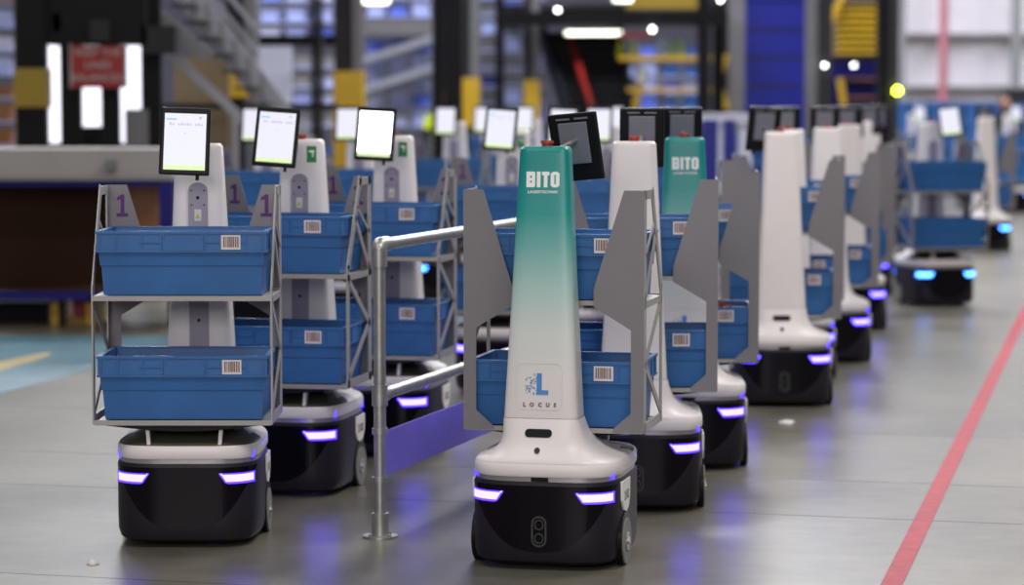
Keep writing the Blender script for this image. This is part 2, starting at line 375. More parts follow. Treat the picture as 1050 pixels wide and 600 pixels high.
RM['rear_hood'] = MB().frustum((-.115, .115, -.06, .03, .36), (-.10, .10, -.075, -.04, .43)).mesh('rear_hood', 'channel')
# wheels
for s2 in (-1, 1):
    x = .226*s2; xo = .252*s2
    RM['wheel_%d' % s2] = MB().cyl((x, -.09, .0755), (xo, -.09, .0755), .075, 32).mesh('wheel', 'rubber', True)
    RM['wheel_arch_%d' % s2] = MB().cyl((x, -.09, .085), (.2475*s2, -.09, .085), .090, 32).mesh('wheel_arch', 'black', True)
    hb = MB().cyl((xo, -.09, .0755), (xo+.003*s2, -.09, .0755), .030, 20).cyl((xo, -.09, .0755), (xo+.008*s2, -.09, .0755), .012, 12)
    for q in range(5):
        t = 2*math.pi*q/5; hb.cyl((xo, -.09+.021*math.cos(t), .0755+.021*math.sin(t)), (xo+.0055*s2, -.09+.021*math.cos(t), .0755+.021*math.sin(t)), .0035, 8)
    RM['hub_%d' % s2] = hb.mesh('wheel_hub', 'chrome', True)
    pp = [(-.155, .276), (-.02, .276), (-.022, .215), (-.045, .183), (-.085, .172), (-.128, .183), (-.152, .215)]
    RM['plate_%d' % s2] = MB().prism(pp, .238*s2, .2485*s2, 'x').mesh('number_plate', 'plate')
    sy = s2
    RM['platetext_%d' % s2] = map_mesh(text_mesh('2102', .042, .0008, 1.0, .0003), lambda c, s2=s2: Vector((.2492*s2, -.087+c.x*s2*.98, .226+c.y)), 'logogrey')
    RM['statuslamp_%d' % s2] = MB().cyl((.224*s2, -.205, .292), (.224*s2, -.205, .312), .0055, 10).mesh('status_lamp', 'lightrim', True)
    RM['statuslampr_%d' % s2] = MB().cyl((.224*s2, .205, .300), (.224*s2, .205, .326), .0055, 10).mesh('status_lamp', 'lightrim', True)
# rack
XW = .299
for s2 in (-1, 1):
    wp = [(0, .425), (0, 1.21), (.066, 1.21), (.165, .89), (.165, .832), (.042, .758), (.042, .487), (.100, .436), (.100, .425)]
    RM['wing_%d' % s2] = MB().prism([((XW-u)*s2, z) for u, z in wp], -.068, -.0655).mesh('wing', 'wing')
    b_ = MB(); x = (XW-.0015)*s2
    def sb(p, q, wd): 
        p = Vector((x, p[0], p[1])); q = Vector((x, q[0], q[1])); d = (q-p).normalized(); n = Vector((0, -d.z, d.y))*wd/2; ox = Vector((.0025, 0, 0))
        vs = [p-n-ox, p+n-ox, q+n-ox, q-n-ox, p-n+ox, p+n+ox, q+n+ox, q-n+ox]
        b_.add(vs, [(0,3,2,1),(4,5,6,7),(0,1,5,4),(1,2,6,5),(2,3,7,6),(3,0,4,7)])
    sb((-.044, .422), (-.044, 1.21), .044); sb((-.06, 1.195), (.115, 1.195), .03); sb((.094, 1.208), (.284, .87), .038)
    sb((.286, .885), (.286, .422), .034); sb((-.06, .437), (.298, .437), .03); sb((-.06, .838), (.298, .838), .022)
    sb((-.045, .85), (.175, 1.06), .024); sb((-.045, .64), (.28, .83), .026); sb((-.045, .65), (.28, .46), .026)
    sb((-.045, .995), (.15, 1.10), .014)
    RM['side_frame_%d' % s2] = b_.mesh('side_frame', 'frame')
    # numeral seen from the rack side
    hh = 1.100; nu = [(-.024,0),(.024,0),(.024,.013),(.009,.013),(.009,.085),(-.004,.085),(-.022,.073),(-.022,.062),(-.007,.067),(-.007,.013),(-.024,.013)]
    RM['numeral_%d' % s2] = MB().prism([(-u*.82+(XW-.050)*s2, hh+z*.9) for u, z in nu], -.0652, -.0640).mesh('numeral', 'purple')
def shelf(z): 
    m_ = MB().box(-XW+.004, XW-.004, -.062, .302, z-.003, z)
    m_.box(-XW+.004, XW-.004, .299, .303, z-.013, z+.004); m_.box(-XW+.004, XW-.004, -.064, -.062, z-.012, z+.004); return m_
RM['shelf_0'] = shelf(.432).mesh('shelf', 'frame'); RM['shelf_1'] = shelf(.848).mesh('shelf', 'frame')
n = 12; pr = [(-.26+.52*i/n, .418-.020*math.sin(math.pi*i/n)) for i in range(n+1)]+[(.26, .428), (-.26, .428)]
RM['rack_pan'] = MB().prism(pr, -.02, .295).mesh('rack_pan', 'black')
for s2 in (-1, 1):
    RM['rack_leg_%d' % s2] = MB().bar((.118*s2, .255, .340), (.125*s2, .255, .425), .024, .012).mesh('rack_leg', 'white')
# tablet, local origin at its centre, screen faces +Y
def bevbox(mb_args, m, name, wd=.004):
    me = MB().box(*mb_args).mesh(name, m)
    bm = bmesh.new(); bm.from_mesh(me); bmesh.ops.bevel(bm, geom=bm.edges[:], offset=wd, segments=2, affect='EDGES', profile=.6); bm.to_mesh(me); bm.free(); return me
RM['tablet'] = bevbox((-.084, .084, -.009, .009, -.114, .114), 'black', 'tablet', .006)
RM['screen'] = MB().box(-.0695, .0695, .0085, .0102, -.082, .094).mesh('screen', 'screen')
RM['hotscreen'] = MB().box(-.0695, .0695, .0085, .0102, -.082, .094).mesh('screen', 'hotscreen')
RM['screen_band'] = MB().box(-.0695, .0695, .0085, .0103, -.098, -.0822).mesh('screen_band', 'screenband')
mb = MB().box(.030, .064, .0100, .0106, .071, .077)
RM['screen_menu'] = mb.mesh('screen_menu', 'screenink')
mb = MB().cyl((-.049, .0100, .080), (-.049, .0106, .080), .005, 10)
for i, x in enumerate(lin(-.055, .050, 12)):
    if i in (3, 9): continue
    mb.box(x-.003, x+.003, .0100, .0105, .053, .060+.002*(i % 2))
mb.box(-.002, .002, .0100, .0105, .025, .030)
RM['screen_text'] = mb.mesh('screen_text', 'screengrey')
RM['mount_plate'] = bevbox((-.050, .050, -.018, -.009, -.055, .085), 'tabplate', 'mount_plate', .003)
RM['case_ridge'] = MB().box(-.055, -.008, -.013, -.009, .094, .100).box(.008, .055, -.013, -.009, .094, .100).mesh('case_ridge', 'tabplate')
RM['scanner_stub'] = MB().cyl((-.045, 0, -.13), (-.045, 0, -.113), .006, 10).mesh('scanner_stub', 'black')

# tote: origin at centre of its bottom, long side along x
tb = MB()
o0 = (-.262, .262, -.153, .153, 0); o1 = (-.268, .268, -.159, .159, .098)
o2 = (-.272, .272, -.163, .163, .099); o3 = (-.276, .276, -.167, .167, .146)
def ring_pts(t, z=None): return [Vector((t[0], t[2], z or t[4])), Vector((t[1], t[2], z or t[4])), Vector((t[1], t[3], z or t[4])), Vector((t[0], t[3], z or t[4]))]
def ins(t, d, z): return [Vector((t[0]+d, t[2]+d, z)), Vector((t[1]-d, t[2]+d, z)), Vector((t[1]-d, t[3]-d, z)), Vector((t[0]+d, t[3]-d, z))]
tb.loft([ring_pts(o0), ring_pts(o1), ring_pts(o2), ring_pts(o3), ins(o3, 0, .205), ins(o3, .006, .206), ins(o0, .006, .006)], True, True)
TOTE_BODY = tb.mesh('tote_body', 'tote')
rb = MB()
# rim band: top lip, lower lip, ribs
R_ = .286; D_ = .177
def frame_ring(z0, z1, inn, out_x, out_y):
    a = [Vector((sx*out_x, sy*out_y, 0)) for sx, sy in ((-1,-1),(1,-1),(1,1),(-1,1))]
    b = [Vector((sx*(out_x-inn), sy*(out_y-inn), 0)) for sx, sy in ((-1,-1),(1,-1),(1,1),(-1,1))]
    up = Vector((0, 0, z1)); dn = Vector((0, 0, z0))
    rb.loft([[p+dn for p in b], [p+dn for p in a], [p+up for p in a], [p+up for p in b], [p+dn for p in b]], False, False)
frame_ring(.205, .214, .016, R_, D_); frame_ring(.143, .150, .012, R_-.001, D_-.001); frame_ring(.1502, .2048, .008, R_-.004, D_-.004)
for sy in (-1, 1):
    for x in (-.27, -.215, -.15, -.08, -.072, .058, .066, .13, .215, .27):
        rb.box(x-.002, x+.002, min(sy*(D_-.006), sy*D_), max(sy*(D_-.006), sy*D_), .150, .205)
    for x0, x1 in ((-.22, -.08), (.06, .14)):
        rb.box(x0, x1, min(sy*(D_-.006), sy*D_), max(sy*(D_-.006), sy*D_), .175, .179)
    rb.box(-.075, .060, min(sy*(D_-.006), sy*(D_+.001)), max(sy*(D_-.006), sy*(D_+.001)), .150, .180)
for sx in (-1, 1):
    for y in (-.14, -.06, .06, .14): rb.box(min(sx*(R_-.006), sx*R_), max(sx*(R_-.006), sx*R_), y-.002, y+.002, .150, .205)
TOTE_RIM = rb.mesh('rim', 'tote')
TOTE_LAB = []; TOTE_BAR = []
for sy in (-1, 1):
    x0 = .165*(-sy); 
    lb = MB().box(x0-.032, x0+.032, min(sy*(D_-.005), sy*(D_+.0015)), max(sy*(D_-.005), sy*(D_+.0015)), .153, .201)
    TOTE_LAB.append(lb.mesh('barcode_label', 'label'))
    bb_ = MB(); x = -.026
    rs = random.Random(5)
    while x < .024:
        w_ = rs.choice((.0018, .003, .0045)); bb_.box(x0+x, x0+x+w_, min(sy*D_, sy*(D_+.0022)), max(sy*D_, sy*(D_+.0022)), .161, .196); x += w_+rs.choice((.0016, .003))
    TOTE_BAR.append(bb_.mesh('barcode', 'barcode'))
def tote(root_M, z, label, group, detail=True, yc=.122):
    t = link('tote', TOTE_BODY); t.matrix_world = root_M @ Matrix.Translation((0, yc, z))
    tag(t, label, 'tote', group)
    link('rim', TOTE_RIM, t)
    if detail:
        for i in (0, 1):
            l = link('barcode_label', TOTE_LAB[i], t); link('barcode', TOTE_BAR[i], l)
    return t
def robot(px, py, yaw, away, teal, desc, short, tab=(0, 0, 0), hot=False, cyan=False, detail=True, green=False, logo=None, dz=0):
    """px,py: where the near foot of the base stands; yaw in degrees; away: its rack faces us"""
    n0 = floor_pt(px, py, .02); Y = n0.y+.285
    loc = Vector((n0.x/n0.y*Y, Y, 0)); rz = math.radians(-yaw + (180 if away else 0))
    r = bpy.data.objects.new('warehouse_robot', None); COL.objects.link(r); r.empty_display_size = .2
    r.location = loc; r.rotation_euler = (0, 0, rz); tag(r, desc, 'robot', 'mobile picking robots queued in rows')
    def ob(name, key, par=None):
        o = link(name, RM[key], par or r)
        if par is None and key in ('tower_teal', 'tower_white', 'sensor_slot', 'camera_eye', 'top_button', 'mast_channel', 'green_sticker', 'rear_hood'): o.location.x = TX
        return o
    bb = ob('base_body', 'base_body'); ob('bumper_strip', 'bumper_strip'); ob('shell_ring', 'shell_ring')
    for nm in ('front', 'rear'):
        p_ = ob(nm+'_panel', nm+'_panel')
        for s2 in (-1, 1):
            l = ob('headlight', 'light_%s_%d' % (nm, s2)); q = ob('headlight_rim', 'rim_%s_%d' % (nm, s2), l)
            if cyan:
                for o, mm in ((l, 'cyan'), (q, 'cyanrim')):
                    o.material_slots[0].link = 'OBJECT'; o.material_slots[0].material = M[mm]
    ob('front_shell', 'front_shell'); ob('rear_deck', 'rear_deck'); ob('rear_hood', 'rear_hood')
    t = ob('tower', 'tower_teal' if teal else 'tower_white')
    if teal: tag(t, 'tower cover fading from teal at the top to white')
    ob('sensor_slot', 'sensor_slot'); ob('camera_eye', 'camera_eye'); ob('top_button', 'top_button')
    if teal: ob('brand_lettering', 'brand_lettering', t); ob('brand_subtitle', 'brand_subtitle', t)
    if teal if logo is None else logo:
        ob('maker_logo', 'maker_logo', t); ob('maker_lettering', 'maker_lettering', t); ob('access_panel_outline', 'access_panel_outline', t)
    ch = ob('mast_channel', 'mast_channel')
    if detail:
        ob('channel_screws', 'channel_screws', ch); ws = ob('warning_sticker', 'warning_sticker', ch); ob('warning_triangle', 'warning_triangle', ch)
        ob('floor_sensor', 'floor_sensor'); ob('depth_sensor', 'depth_sensor')
    if green: g = ob('green_sticker', 'green_sticker'); ob('sticker_symbol', 'sticker_symbol', g)
    for s2 in (-1, 1):
        wh = ob('wheel', 'wheel_%d' % s2); ob('wheel_hub', 'hub_%d' % s2, wh); ob('wheel_arch', 'wheel_arch_%d' % s2)
        if detail:
            p_ = ob('number_plate', 'plate_%d' % s2); ob('plate_number', 'platetext_%d' % s2, p_)
            ob('status_lamp', 'statuslamp_%d' % s2); ob('status_lamp', 'statuslampr_%d' % s2)
        wg = ob('wing', 'wing_%d' % s2); ob('numeral', 'numeral_%d' % s2, wg)
        ob('side_frame', 'side_frame_%d' % s2); ob('rack_leg', 'rack_leg_%d' % s2)
    ob('shelf', 'shelf_0'); ob('shelf', 'shelf_1'); ob('rack_pan', 'rack_pan')
    tb = ob('tablet', 'tablet'); tx, roll, turn = tab
    tb.location = (tx, .17, 1.362+dz); tb.rotation_euler = (math.radians(11), math.radians(roll), math.radians(turn))
    s_ = ob('screen', 'hotscreen' if hot else 'screen', tb); ob('screen_band', 'screen_band', tb)
    if detail and not hot: ob('screen_menu', 'screen_menu', tb); ob('screen_text', 'screen_text', tb)
    ob('mount_plate', 'mount_plate', tb); ob('case_ridge', 'case_ridge', tb); ob('scanner_stub', 'scanner_stub', tb)
    link('tablet_arm', MB().cyl((tx*.2, -.085, 1.335), (tx, .150, 1.366), .008, 12).mesh('tablet_arm', 'steel', True), r)
    RMx = Matrix.Translation(loc) @ Matrix.Rotation(rz, 4, 'Z')
    tote(RMx, .853, 'blue tote on the upper shelf of '+short, 'blue totes carried by the robots', detail)
    tote(RMx, .437, 'blue tote on the lower shelf of '+short, 'blue totes carried by the robots', detail)
    return r, RMx
# facing the camera (right-hand queue)
robot(571, 580, 12.5, False, True, 'nearest robot, teal-topped tower, charcoal base and violet lights, in front of the others', 'the nearest teal-topped robot', tab=(.030, -5, -6), dz=-.016)
robot(652, 521, 2, False, False, 'white-towered robot directly behind the nearest teal-topped robot', 'the first white-towered queue robot', tab=(.02, 0, 0))
_, R3M = robot(702, 478, 1, False, True, 'second teal-topped robot, farther back between two white-towered ones', 'the second, farther teal-topped robot', tab=(-.01, 0, 0))
robot(799, 414, 1, False, False, 'plain white-towered robot right of the second teal-topped one, slot and camera hole visible', 'the plain slotted white robot', tab=(-.075, 3, 8), logo=False)
robot(807, 388, 1, False, False, 'white-towered robot mostly hidden right behind the plain slotted robot', 'the mostly hidden white-towered robot', tab=(-.01, 0, 0), logo=False)
robot(846, 369, 1, False, False, 'white-towered robot with grey wings, sixth in the queue of camera-facing robots', 'the sixth camera-facing robot', tab=(0, 0, 0), logo=False)
robot(867, 336, 0, False, False, 'white-towered robot, seventh in the queue of camera-facing robots', 'the seventh camera-facing robot', tab=(0.02, 0, 0), detail=False)
robot(867, 320, 18, False, False, 'blurred robot turned slightly, eighth in the camera-facing queue', 'the eighth camera-facing robot', detail=False)
robot(886, 300, 20, False, False, 'blurred robot, ninth in the camera-facing queue', 'the ninth camera-facing robot', detail=False)
robot(895, 289, 22, False, False, 'blurred robot at the far end of the camera-facing queue', 'the last camera-facing robot', detail=False)
# racks facing the camera (left-hand queue)
robot(200, 557, 0, True, False, 'leftmost near robot with two blue totes facing the camera and a lit tablet', 'the leftmost near robot', tab=(0, -2, 4))
robot(301, 505, 11, True, False, 'second robot from the left, rack towards the camera, green sticker on its tower', 'the second robot from the left', tab=(.01, -4, 5), green=True)
robot(396, 465, 11, True, False, 'third robot from the left, behind the steel handrail post, glaring overexposed tablet', 'the robot behind the handrail post', tab=(.0, -3, 4), hot=True, green=True)
robot(520, 402, 11, True, False, 'robot with a lit tablet just left of the nearest teal tower, behind the handrail', 'the robot just left of the nearest teal tower', tab=(.0, -4, 3), green=True, detail=True)
robot(582, 377, 11, True, False, 'rack-side robot hidden behind the nearest teal tower, lit tablet peeking out left', 'the robot just behind the nearest teal tower', tab=(.0, -3, 3), detail=False)
robot(618, 352, 11, True, False, 'rack-side robot mostly hidden behind the dark back of the nearest tablet', 'the robot behind the nearest dark tablet back', detail=False)
# farther left-hand queue
robot(270, 349, 10, True, False, 'blurred far robot hidden behind the second robot from the left', 'the far robot behind the second-left robot', detail=False)
robot(364, 341, 10, True, False, 'blurred far robot whose tablet shows left of the overexposed tablet', 'the far robot left of the overexposed tablet', detail=False)
robot(462, 305, 10, True, False, 'blurred far robot with tablet in front of the person in yellow', 'the far robot by the person in yellow', cyan=True, detail=False)
robot(500, 290, 10, True, False, 'blurred far robot, tablet partly behind the fourth lit tablet on its left', 'the far robot left of the fourth tablet', cyan=True, detail=False)
robot(541, 284, 10, True, False, 'blurred far robot whose tablet edge shows right of the fourth lit tablet', 'the far robot right of the fourth tablet', detail=False)
robot(574, 276, 10, True, False, 'blurred far robot behind the top of the nearest teal tower', 'the far robot behind the nearest teal tower', detail=False)
robot(632, 271, 8, True, False, 'blurred far robot with lit tablet between the two dark tablet backs', 'the far robot between two dark tablet backs', detail=False)
# aisle at the far right
robot(957, 312, -14, True, False, 'lone robot in the right-hand aisle, tilted lit tablet and two totes facing the camera', 'the lone robot in the right-hand aisle', tab=(-.04, 6, -8), cyan=True, detail=False)
robot(1009, 256, 4, False, False, 'white-towered robot behind the lone aisle robot at far right', 'the white robot behind the lone aisle robot', cyan=True, detail=False)
robot(1036, 217, -8, True, False, 'tiny far robot with lit tablet at the right edge of the photo', 'the tiny far robot at the right edge', cyan=True, detail=False)
robot(938, 216, -8, True, False, 'tiny far robot with lit tablet above left of the lone aisle robot', 'the tiny far robot beyond the lone aisle robot', cyan=True, detail=False)
# packets lying in the third robot's lower tote
for i in range(6):
    c = R3M @ Vector((.02+.045*(i % 4), -.02+.05*(i//2), .640+.008*(i % 3)))
    L = []
    for z, k in ((-.012, .3), (-.008, .9), (0, 1.0), (.010, .8), (.014, .2)):
        L.append([Vector((c.x+k*.045*math.cos(t)*(1+.15*math.sin(2*t+i)), c.y+k*.03*math.sin(t), c.z+z+.006*math.sin(3*t+i))) for t in [j*math.pi/7 for j in range(14)]])
    tag(link('packet', MB().loft(L).mesh('packet', 'orange', True)), 'crumpled reddish brown packet heaped in the lower tote of the second teal-topped robot', 'packet', 'brown packets in a tote')

# ================================================================ handrail
hr = bpy.data.objects.new('handrail', None); COL.objects.link(hr)
P0 = floor_pt(390, 551); s0 = F/P0.y
tag(hr, 'galvanised steel tube handrail with a violet-lit kick board beside the nearest robot', 'handrail')
D2 = Vector((.281, .960, 0)).normalized(); P1 = P0+D2*1.95
hr.location = P0
HT, HM = 1.008, .492
def L_(p): return p-P0
for P in (P0, P1):
    link('post', MB().cyl(L_(P), L_(P)+Vector((0, 0, HT-.03)), .0212, 24).mesh('post', 'steel', True), hr)
    fl_ = MB().cyl(L_(P)+Vector((0,0,.0005)), L_(P)+Vector((0, 0, .008)), .060, 28).cyl(L_(P)+Vector((0, 0, .008)), L_(P)+Vector((0, 0, .085)), .030, 24)
    link('floor_flange', fl_.mesh('floor_flange', 'steel', True), hr)
    sc_ = MB()
    for q in range(4):
        t = math.pi/4+q*math.pi/2; v = L_(P)+Vector((.047*math.cos(t), .047*math.sin(t), .008)); sc_.cyl(v, v+Vector((0, 0, .006)), .007, 6)
    link('flange_bolts', sc_.mesh('flange_bolts', 'chrome'), hr)
    up = Vector((0, 0, 1))
    e_ = MB().cyl(L_(P)+up*(HT-.075), L_(P)+up*(HT-.012), .0275, 24)
    sd = D2 if P is P0 else -D2
    ang = [i*math.pi/2/6 for i in range(7)]; ctr = L_(P)+up*(HT-.02)+sd*.02
    loops = []
    for t in ang:
        c = ctr+(-sd*math.cos(t)+up*math.sin(t))*.02; n1 = (-sd*math.cos(t)+up*math.sin(t)); n2 = sd.cross(up)
        loops.append([c+(n1*math.cos(a)+n2*math.sin(a))*.0275 for a in [2*math.pi*k/20 for k in range(20)]])
    e_.loft(loops); e_.cyl(L_(P)+up*HT+sd*.02, L_(P)+up*HT+sd*.075, .0275, 24)
    link('elbow_fitting', e_.mesh('elbow_fitting', 'steel', True), hr)
    tf = MB().cyl(L_(P)+up*(HM-.036), L_(P)+up*(HM+.036), .0275, 24).cyl(L_(P)+up*HM, L_(P)+up*HM+sd*.06, .0265, 20)
    link('tee_fitting', tf.mesh('tee_fitting', 'steel', True), hr)
    for z in (.368, .200):
        cl = MB().cyl(L_(P)+up*(z-.010), L_(P)+up*(z+.010), .0275, 24); cl.bar(L_(P)+up*z+sd*.02, L_(P)+up*z+sd*.055, .014, .02)
        link('clamp', cl.mesh('clamp', 'steel', True), hr)
link('top_rail', MB().cyl(L_(P0)+Vector((0, 0, HT))+D2*.05, L_(P1)+Vector((0, 0, HT))-D2*.05, .0212, 24).mesh('top_rail', 'steel', True), hr)
link('middle_rail', MB().cyl(L_(P0)+Vector((0, 0, HM))+D2*.05, L_(P1)+Vector((0, 0, HM))-D2*.05, .0212, 24).mesh('middle_rail', 'steel', True), hr)
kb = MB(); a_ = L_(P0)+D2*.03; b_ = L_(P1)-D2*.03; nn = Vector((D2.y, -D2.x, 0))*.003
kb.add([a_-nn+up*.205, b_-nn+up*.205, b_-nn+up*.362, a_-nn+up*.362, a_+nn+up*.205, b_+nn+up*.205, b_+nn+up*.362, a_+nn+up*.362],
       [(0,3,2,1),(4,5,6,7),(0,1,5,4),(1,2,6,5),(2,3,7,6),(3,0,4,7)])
link('kick_board', kb.mesh('kick_board', 'violetlitboard'), hr)

# ================================================================ background
DARKS = ('dark', 'darkgrey', 'jacket', 'navy', 'wood')
for nm, c, r in (('dark', (.009, .009, .010), .5), ('darkgrey', (.028, .027, .03), .5), ('midgrey', (.17, .165, .175), .5), ('grey', (.24, .235, .24), .5),
                 ('beige', (.36, .33, .31), .5), ('navy', (.015, .015, .14), .4), ('wood', (.045, .018, .008), .6), ('card', (.30, .13, .06), .7),
                 ('yellow', (.62, .38, .02), .45), ('dullyellow', (.30, .20, .02), .5), ('royal', (.012, .017, .23), .4), ('palewall', (.68, .64, .68), .6),
                 ('girt', (.22, .22, .23), .5), ('pink', (.42, .15, .19), .5), ('signred', (.30, .012, .012), .4), ('lime', (.70, .85, .03), .6),
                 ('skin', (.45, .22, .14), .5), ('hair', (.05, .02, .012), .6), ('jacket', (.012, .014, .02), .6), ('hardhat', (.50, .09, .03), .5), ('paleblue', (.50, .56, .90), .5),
                 ('brightblue', (.14, .22, .85), .45), ('cloudy', (.70, .72, .90), .5), ('stairred', (.35, .02, .015), .5), ('bluebin', (.03, .12, .36), .5),
                 ('backwall', (.13, .13, .17), .7), ('tan', (.17, .12, .06), .6), ('rail', (.30, .31, .36), .4)):
    M[nm] = mat('surface_'+nm, c, r, noise=.08, nscale=3, spec=.12 if nm in DARKS else .4)
M['glowwhite'] = mat('daylight_glazing', (.8, .8, .9), .4, emis=(.86, .88, 1.0), es=1.4, noise=0)
M['lamp'] = mat('lamp_glow', (.9, .9, .9), .4, emis=(1, 1, .95), es=12, noise=0)
M['tubelamp'] = mat('tube_glow', (.9, .9, .9), .4, emis=(.98, 1, .80), es=4, noise=0)
M['limelamp'] = mat('lime_lamp_glow', (.7, .9, .1), .4, emis=(.75, 1, .03), es=14, noise=0)
def pxbox(x0, y0, x1, y1, Y, t):       # real-world box whose near face covers a stretch of the view at distance Y; y1 None = down to the floor
    a = pt(x0, y0, Y); b = pt(x1, y1 if y1 is not None else 300, Y)
    return (a.x, b.x, Y, Y+t, 0 if y1 is None else b.z, a.z)
def thing(name, boxes, m, label, cat, group=None, kind=None, parent=None):
    mb = MB()
    for q in boxes: mb.box(*pxbox(*q))
    o = link(name, mb.mesh(name, m), parent)
    if not parent: tag(o, label, cat, group, kind)
    elif label: o['label'] = label
    return o
def root(name, label, cat, loc=(0, 0, 0), kind=None, group=None):
    o = bpy.data.objects.new(name, None); COL.objects.link(o); tag(o, label, cat, group, kind); return o
def place_root(o, px, Y):
    """put the empty at its thing's base without moving the children"""
    p = pt(px, 300, Y); p.z = 0; bpy.context.view_layer.update()
    for c in list(o.children): c.location = c.location - p
    o.location = p
tag(link('wall_back', MB().box(-30, 10.2, 62, 62.3, 0, 9).mesh('wall_back', 'backwall')), kind='structure')
wr = tag(link('wall_right', MB().box(pt(914, 0, 46).x, 34, 46, 46.3, 0, 9).mesh('wall_right', 'palewall')), kind='structure')
x0 = pt(914, 0, 46).x
for x in range(11): # cladding sheets
    xa = x0+x*1.05; link('cladding_sheet', MB().box(xa+.01, xa+1.04, 45.96, 46, 0, 9).mesh('cladding_sheet', 'palewall'), wr)
for y in (36, 90):
    z = pt(0, y, 45.8).z; link('girt', MB().box(x0, 34, 45.75, 45.96, z-.035, z+.035).mesh('girt', 'girt'), wr)
thing('drain_pipe', [(965.5, -120, 968.5, None, 45.4, .12)], 'pink', 'thin pink vertical pipe on the pale far wall', 'pipe')
thing('wall_post', [(923, -120, 926, None, 45.3, .1)], 'girt', 'slim grey post at the left edge of the pale far wall', 'post')
thing('wall_post', [(1040, -120, 1044, None, 45.3, .1)], 'girt', 'slim grey post on the pale far wall near the right edge', 'post')

# --- machine and workstation at left
mc = root('sorting_machine', 'tall black machine frame with bright gaps behind the workstation at left', 'machine')
def mp(name, q, m, label=None): return thing(name, [q], m, label, None, parent=mc)
mp('column', (14, -60, 50, None, 20.0, .12), 'dark'); mp('yellow_band', (13.5, 70, 48.5, 110, 19.97, .2), 'dullyellow')
mp('upright', (61, 40, 85, None, 20.2, .1), 'dark'); mp('upright', (103, 44, 124, None, 20.2, .1), 'dark'); mp('upright', (143, -60, 167, None, 20.3, .1), 'dark')
mp('head_beam', (48, -60, 150, 46, 20.1, .3), 'dark'); mp('cross_beam', (84, 130, 104, 148, 20.35, .2), 'dark'); mp('cross_beam', (50, 147, 160, 156, 20.3, .3), 'dark')
mp('drum', (128, 112, 152, 150, 20.25, .2), 'midgrey'); mp('motor_cover', (92, 20, 112, 42, 20.0, .3), 'darkgrey'); mp('bracket', (145, 26, 180, 55, 20.1, .3), 'darkgrey'); mp('bracket', (54, 14, 62, 32, 20.1, .1), 'grey')
place_root(mc, 85, 20)
tag(link('window_1', MB().box(*pxbox(40, 46, 160, 156, 22.2, .05)).mesh('window_1', 'glowwhite')), kind='structure')
sg = thing('hanging_sign', [(73, 47, 128, 90, 20.05, .02)], 'signred', 'red hanging sign with three lines of white capitals', 'sign')
thing('sign_edge', [(71, 45, 73.5, 90, 20.04, .06)], 'beige', None, None, parent=sg); thing('sign_edge', [(127.5, 45, 129.5, 90, 20.04, .06)], 'beige', None, None, parent=sg)
for s_, y in (('KEEP THE', 54), ('LINES', 67), ('BALANCED', 80)):
    c = pt(100.5, y, 20.045); me = text_mesh(s_, .078, .001, 1.08, .003); map_mesh(me, lambda v, c=c: Vector((c.x+v.x, c.y-v.z, c.z+v.y)), 'beige'); link('sign_line', me, sg)
ws = root('workstation', 'low workstation with beige top and deep brown cubby framed in dark blue', 'workstation')
def wp_(name, q, m, label=None): return thing(name, [q], m, label, None, parent=ws)
wp_('conveyor_top', (-40, 153, 176, 181, 17.0, .9), 'beige'); wp_('worktop_edge', (-40, 181, 176, 185, 16.95, 1.0), 'grey')
wp_('blue_rail', (-40, 185, 178, 191, 16.98, .05), 'navy'); wp_('blue_rail', (-40, 299, 178, 308, 16.98, .05), 'navy'); wp_('blue_post', (163, 185, 178, 306, 16.96, .06), 'navy')
wp_('cubby_back', (-40, 190, 130, 300, 17.8, .03), 'wood'); wp_('cubby_floor', (-40, 299, 172, 306, 17.03, .75), 'wood'); wp_('cubby_side', (130, 191, 163, 299, 17.5, .03), 'card')
for x in (-30, 60, 172): wp_('leg', (x, 306, x+5, None, 17.1, .06), 'dark')
wp_('control_box', (107, 164, 117, 174, 16.9, .1), 'midgrey')
place_root(ws, 85, 17)
pj = root('pallet_jack', 'yellow and red hand truck parked under the workstation', 'hand truck')
thing('fork', [(52, 308, 60, None, 17.2, .5)], 'yellow', None, None, parent=pj); thing('fork', [(88, 310, 97, None, 17.2, .5)], 'yellow', None, None, parent=pj)
thing('cross_tube', [(58, 326, 92, 334, 17.25, .1)], 'dullyellow', None, None, parent=pj); thing('battery', [(74, 308, 90, 328, 17.3, .3)], 'stairred', None, None, parent=pj)
place_root(pj, 75, 17.2)
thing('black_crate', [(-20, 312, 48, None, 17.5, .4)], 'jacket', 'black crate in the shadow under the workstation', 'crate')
thing('brown_board', [(180, 184, 238, None, 18.5, .3)], 'wood', 'dark brown panel standing behind the leftmost near robot', 'panel')
# --- stair at upper left
st = root('metal_staircase', 'grey metal staircase descending right behind the leftmost tablets', 'staircase')
def pbar(x0, y0, x1, y1, Y, wd, dp, m, name, par):
    return link(name, MB().bar(pt(x0, y0, Y), pt(x1, y1, Y), dp, wd).mesh(name, m), par)
pbar(168, -40, 330, 175, 22, .22, .05, 'rail', 'stringer', st); pbar(170, 50, 268, 140, 21.2, .07, .05, 'rail', 'stringer', st)
pbar(150, 5, 215, 60, 21.1, .10, .05, 'midgrey', 'stringer', st)
pbar(205, -40, 265, 32, 21.4, .035, .035, 'rail', 'handrail', st); pbar(195, -30, 265, 55, 21.45, .03, .03, 'rail', 'handrail', st)
for i in range(7): 
    x = 185+i*14; y = -18+i*18.5; pbar(x, y-16, x, y+20, 21.6, .03, .03, 'midgrey', 'baluster', st)
for i in range(8):
    x = 186+i*13; y = 5+i*17; a = pt(x, y, 21.3); link('tread', MB().box(a.x-.09, a.x+.09, 21.3, 21.9, a.z-.012, a.z+.008).mesh('tread', 'darkgrey'), st)
place_root(st, 230, 21.5)
